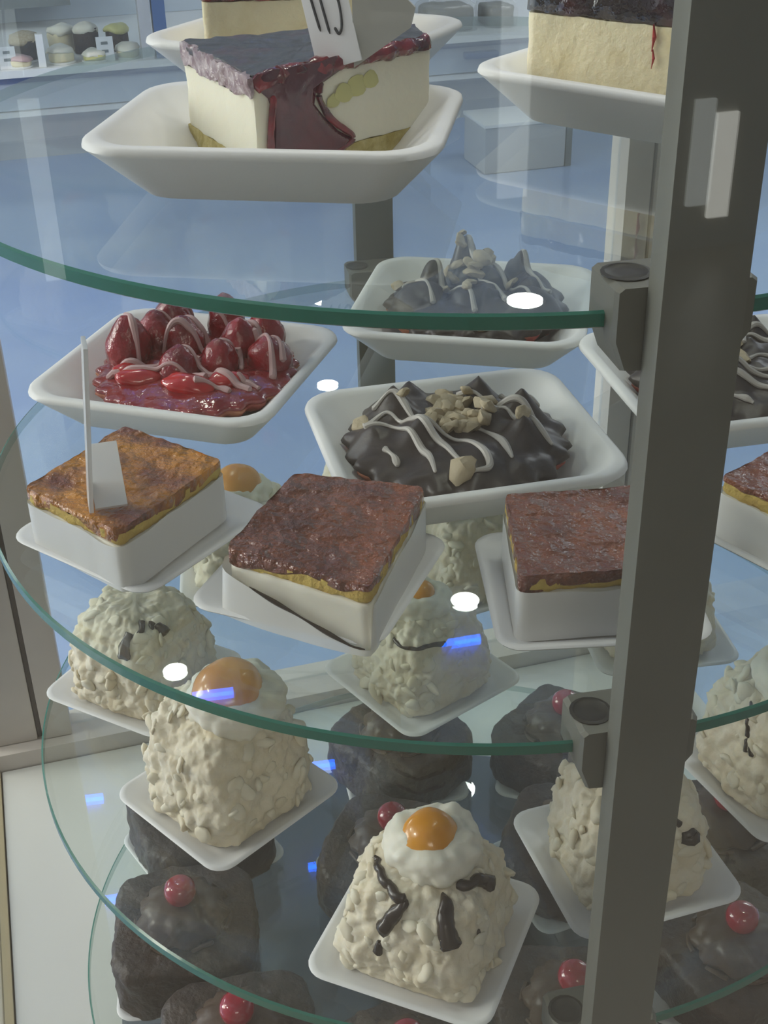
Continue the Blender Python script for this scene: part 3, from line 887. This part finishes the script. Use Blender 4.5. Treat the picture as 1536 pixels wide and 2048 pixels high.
for (x, y, rz, lab, plab, sd, kw) in (
        (-.0165, -.2145, -19, 'nearest coconut cream cake with small apricot and chocolate sauce drips', 'square white plate under the nearest coconut cake with sauce drips', 2,
         dict(h=.060, w=.080, apr=(.002, .004, .004, .0145, .55), collar=.0235, sauce=((.0024, [(-178, .0560), (-155, .0568), (-132, .0562), (-108, .0555)]), (.0034, [(-108, .0550), (-114, .049), (-124, .038)]), (.0021, [(-124, .030), (-126, .022)]), (.0044, [(-70, .0545), (-73, .047), (-72, .037)]), (.0032, [(-50, .0570), (-36, .0560), (-24, .0535), (-17, .0490)]), (.0012, [(-48, .038), (-50, .033)])))),
        (-.1378, -.1145, -40, 'tall coconut cream cake topped by a large apricot half under the tagged caramel cake', 'square white plate under the tall cake with the large apricot', 5,
         dict(h=.076, w=.080, apr=(.010, .004, .003, .0200, .35), collar=.027)),
        (.0911, -.157, 21, 'coconut cream cake behind the lower part of the front metal post', 'square white plate whose corners show on both sides of the metal post', 8,
         dict(h=.066, w=.076, apr=(.0, .0, .0, .012, .3), collar=.02, sauce=((.0016, [(-58, .060), (-52, .055), (-46, .051)]), (.0042, [(-42, .048), (-40, .041)])))),
        (-.027, .002, -48, 'coconut cream cake in the shelf centre seen under the middle caramel cake', 'square white plate in the shelf centre under the middle caramel cake', 11,
         dict(h=.062, w=.076, apr=(.0, .0, .0, .011, .3), collar=.02, sauce=((.0014, [(-130, .052), (-105, .050), (-80, .051), (-60, .049)]),))),
        (-.2120, -.008, -25, 'coconut cream cake with two sauce spots at the left rim of its shelf', 'square white plate at the left rim of the third shelf', 14,
         dict(h=.066, w=.080, sauce=((.0036, [(-84, .060), (-88, .055), (-89, .049)]), (.0017, [(-82, .058), (-72, .060), (-64, .062)]), (.0034, [(-47, .060), (-44, .057), (-42, .053)]), (.0020, [(-56, .059), (-50, .061)])))),
        (.1896, -.0816, 29, 'coconut cream cake at the right frame edge with thin sauce lines', 'square white plate at the right frame edge', 17,
         dict(h=.078, w=.080, apr=(.0, -.004, .0, .0165, .4), collar=.025, sauce=((.0014, [(-150, .066), (-143, .056), (-138, .046)]), (.0026, [(-139, .046), (-134, .038)]), (.0016, [(-138, .047), (-128, .038)])))),
        (-.165, .128, 10, 'coconut cream cake at the back left with an apricot showing behind the tagged cake', 'square white plate at the back left of the third shelf', 20,
         dict(h=.070, w=.076, apr=(.0, .0, .0, .0175, .5), collar=.023, flakes=70)),
        (.005, .125, 30, 'coconut cream cake behind the shelf centre, seen between two caramel cakes', 'square white plate behind the shelf centre', 23,
         dict(h=.070, w=.076, apr=(.0, .0, .0, .014, .4), collar=.023, flakes=70)),
        (.130, .060, 12, 'coconut cream cake at the back right behind the front metal post', 'square white plate at the back right of the third shelf', 26,
         dict(h=.070, w=.076, apr=(.0, .0, .0, .014, .4), collar=.023, flakes=70)),
        (-.078, .210, 0, 'coconut cream cake at the very back of the third shelf under the tart trays', 'square white plate at the very back of the third shelf', 29,
         dict(h=.070, w=.074, apr=(.0, .0, .0, .014, .4), collar=.023, flakes=50))):
    plate(x, y, ZC, math.radians(rz), plab)
    mound(x, y, ZC + .0031, math.radians(rz), lab, sd, **kw)

# ------------------------------------------------------------------ chocolate cakes on the lowest shelf


def choc_cake(x, y, z, rz, label, seed):
    t = empty('chocolate_cake', (x, y, z), rz, label, 'cake', 'chocolate cakes with cherries on the lowest shelf')
    P = rect(.100, .100)
    g = jitter(prism(P, [(0, .95), (.004, 1.0)] + lin(.008, .040, 8) + [(.044, .97), (.046, .92)], 150, .030, 5), .0026, 60, seed, 3)
    build('cake_body', g, 'choc_cake', t, sharp=180)
    # piped swirl
    rings = []; n = 60
    for k, (r, zz) in enumerate(((.030, .0465), (.031, .050), (.026, .054), (.027, .057), (.021, .061), (.014, .063))):
        rings.append([(r * (1 + .08 * math.cos(9 * 2 * math.pi * j / n + k)) * math.cos(2 * math.pi * j / n), r * (1 + .08 * math.cos(9 * 2 * math.pi * j / n + k)) * math.sin(2 * math.pi * j / n), zz) for j in range(n)])
    build('chocolate_swirl', loft(rings), 'choc_swirl', t, sharp=180)
    build('cherry', xf(lathe([(.002, -.0085), (.006, -.0072), (.0088, -.003), (.0094, .001), (.0085, .005), (.0055, .008), (.0018, .0078)], 24), (0, 0, .071), (0, 0, 0), 1.2), 'cherry', t, sharp=180)
    tr = bvh_of(g)
    for k in range(7):
        a = k * .9 + seed
        pth = [(.033 * math.cos(a + s * .5), .033 * math.sin(a + s * .5)) for s in (0, .5, 1)]
        build('chocolate_shaving', tube(drape(pth, tr, .001, .045), .0016, 6), 'choc_swirl', t)
    return t


first = None
for (x, y, rz, lab, plab) in ((-.193, -.060, 10, 'chocolate cake with cherry at the left rim of the lowest shelf', 'square white plate at the left rim of the lowest shelf'),
                              (-.138, -.154, 35, 'chocolate cake with cherry nearest the lower left frame corner', 'square white plate nearest the lower left frame corner'),
                              (.190, -.066, -20, 'chocolate cake with cherry at the right below the coconut cake', 'square white plate of the chocolate cake right of the post'),
                              (-.051, .146, 15, 'chocolate cake with cherry behind the middle of the lowest shelf', 'square white plate behind the middle of the lowest shelf'),
                              (.085, .155, -12, 'chocolate cake with cherry at the back left of the metal post', 'square white plate at the back left of the metal post'),
                              (-.203, .049, 40, 'chocolate cake at the back left under the third shelf', 'square white plate at the back left of the lowest shelf'),
                              (-.050, .018, 25, 'chocolate cake in the middle behind the nearest coconut cake', 'square white plate in the middle of the lowest shelf'),
                              (.085, .035, 25, 'chocolate cake right of the middle, behind the metal post', 'square white plate right of the middle of the lowest shelf'),
                              (.075, -.120, 60, 'chocolate cake under the coconut cake behind the metal post', 'square white plate below the metal post cake'),
                              (-.030, -.170, 10, 'chocolate cake under the nearest coconut cake', 'square white plate under the chocolate cake in front'),
                              (.200, .050, 5, 'chocolate cake at the far right of the lowest shelf', 'square white plate at the far right of the lowest shelf')):
    plate(x, y, ZD, math.radians(rz), plab)
    if first is None: first = choc_cake(x, y, ZD + .0031, math.radians(rz), lab, 4)
    else: copy_thing(first, (x, y, ZD + .0031), math.radians(rz * 3), lab)

# ------------------------------------------------------------------ counter across the room
co = empty('pastry_counter', case(0, 5.2, 0), CASE_YAW, 'low white and blue pastry counter across the shop behind the case', 'counter')
L = 3.6
build('plinth', box(-L, L, .10, 1.2, 0, .19), 'counter_grey', co, smooth=False)
build('trim_strip', box(-L, L, .03, .1, .195, .215), 'counter_white', co, smooth=False)
build('front_panel', box(-L, L, .05, 1.2, .22, .335), 'counter_pale', co, smooth=False)
build('trim_strip', box(-L, L, .035, 1.2, .336, .364), 'counter_blue', co, smooth=False)
build('deck', box(-L, L, 0, 1.2, .365, .395), 'counter_white', co, smooth=False)
build('back_panel', box(-L, L, 1.16, 1.2, .396, 1.25), 'counter_pale', co, smooth=False)
build('screen_panel', box(-.6, .16, .9, 1.15, .50, .95), 'deck_grey', co, smooth=False)  # dark panel put in for the shadow at the back of the deck
build('upright', box(.385, .435, .02, .08, .396, 1.3), 'counter_grey', co, smooth=False)
build('upright', box(.445, .50, .02, .08, .396, 1.3), 'counter_blue', co, smooth=False, label='blue upright of the counter')
build('upright', box(-.055, -.025, .02, .05, .396, .53), 'counter_white', co, smooth=False, label='short white divider')
build('dark_panel', box(1.38, 1.60, .30, .40, .396, .9), 'dark_box', co, smooth=False)
build('notice_board', box(1.61, 1.78, .30, .32, .42, .8), 'counter_pale', co, smooth=False)
build('glass_front', box(-L, .38, .04, .046, .396, 1.2), 'case_glass', co, smooth=False)
build('hinge_block', box(1.86, 2.02, -.012, .034, .29, .318, .004), 'counter_blue', co)


def far_cake(a, b, r, h, body, top, label, wob=.12, seed=0, dome=.4):
    t = empty('counter_cake', case(a, 5.2 + b, .3955), CASE_YAW, label, 'cake', 'cakes on the far counter')
    build('cake_stand', lathe([(r * 1.1, 0), (r * 1.15, .006), (r * 1.0, .008)], 28), 'counter_white', t)
    build('cake_body', jitter(lathe([(r * .95, .0085), (r, .014), (r, h * .8), (r * .96, h)], 32), r * wob, 14, seed), body, t, sharp=180)
    build('cake_topping', jitter(lathe([(r * 1.02, h * .86), (r * 1.08, h * .98), (r * .95, h + r * dome * .6), (r * .5, h + r * dome), (r * .06, h + r * dome * 1.1)], 32), r * wob * 1.6, 18, seed + 3), top, t, sharp=180)
    return t


for i, q in enumerate(((-.10, .20, .062, .09, 'choc_cake', 'nut', 'dark far cake with a crumbly nut topping at the left end of the far counter'),
                       (-.13, .07, .048, .03, 'cheese', 'pink_icing', 'low pinkish far cake in front of the nut topped one'),
                       (.045, .10, .055, .05, 'cheese', 'cream', 'cream topped far cake right of the white divider'),
                       (.065, .30, .055, .10, 'cheese', 'cream', 'taller cream far cake behind the cream topped one'),
                       (.170, .23, .054, .11, 'choc_cake', 'cream', 'far cake with brown sides and a white top behind the price card'),
                       (.185, .08, .05, .03, 'kiwi', 'cream', 'low pale far cake in front of the brown sided one'),
                       (.305, .24, .050, .10, 'choc_cake', 'kiwi', 'far cake with greenish top beside the counter upright'),
                       (.33, .10, .05, .04, 'cheese', 'cream', 'low cream far cake closest to the blue upright'))):
    far_cake(*q, seed=i)
for a, b, w, h, lab in ((.232, .05, .072, .10, 'white price card in front of the brown sided far cake'), (-.18, .04, .07, .09, 'white price card at the left end of the far counter')):
    t = empty('price_card', case(a, 5.2 + b, .3955), CASE_YAW, lab, 'price tag')
    build('card', xf(box(-w / 2, w / 2, -.002, .002, 0, h), (0, 0, 0), (-.15, 0, 0)), 'card', t, smooth=False)
    for k, zz in enumerate((.35, .68)):
        build('ink_stroke', xf(box(-w * .22, w * .18, -.0035, -.0022, h * zz, h * zz + .012), (0, 0, 0), (-.15, 0, 0)), 'deck_grey', t, smooth=False)
for i, (a, b, w, h, lab) in enumerate(((1.83, .20, .27, .13, 'large plastic wrapped cake on the far counter behind the trays'), (2.09, .22, .16, .11, 'small plastic wrapped cake near the cherry cheesecake'))):
    t = empty('wrapped_cake', case(a, 5.2 + b, .3955), CASE_YAW, lab, 'cake')
    build('cake_body', jitter(prism(rect(w * .86, .2), [(0, .9), (.006, 1)] + lin(.02, h * .7, 4) + [(h * .8, .9)], 60, .05, 4), .006, 18, i), 'dark_box', t, sharp=180)
    build('plastic_dome', jitter(prism(rect(w, .24), [(.001, 1), (h * .6, 1.0), (h * .85, .93), (h, .75)], 60, .06, 4), .007, 22, i + 4), 'dome_plastic', t, sharp=180)
cr = empty('storage_crate', case(1.84, 4.48, 0), CASE_YAW, 'pale storage crate on the blue floor in front of the far counter', 'crate')
build('crate_body', box(-.19, .17, -.12, .14, .001, .19, .01), 'counter_grey', cr)
build('crate_side', box(.172, .20, -.12, .14, .001, .19, .004), 'deck_grey', cr, label='dark end panel')
build('crate_lid', box(-.195, .175, -.125, .145, .1905, .205, .004), 'counter_white', cr)

# shop windows behind the photographer and an added glowing panel on the left wall
for i, (a0, a1, z0, z1, m) in enumerate(((1.975, 2.05, .16, .52, 'window_dim'), (2.06, 2.14, .11, .47, 'window_glow'), (1.28, 1.38, .26, 1.0, 'window_dim'), (-.19, -.13, .16, .70, 'window_dim'))):
    structure('window_%d' % (i + 1), box(a0, a1, -4.0, -3.985, z0, z1), m)
left_panel = structure('window_5', box(-4.0, -3.985, .85, 2.35, .6, 2.8), 'window_dim')  # invented window, put in to carry the light from the left
for q in (box(-3.999, -3.96, .78, .85, .53, 2.87), box(-3.999, -3.96, 2.35, 2.42, .53, 2.87), box(-3.999, -3.96, .8505, 2.3495, .53, .60), box(-3.999, -3.96, .8505, 2.3495, 2.80, 2.87)):
    build('window_frame', q, 'counter_white', left_panel, smooth=False)
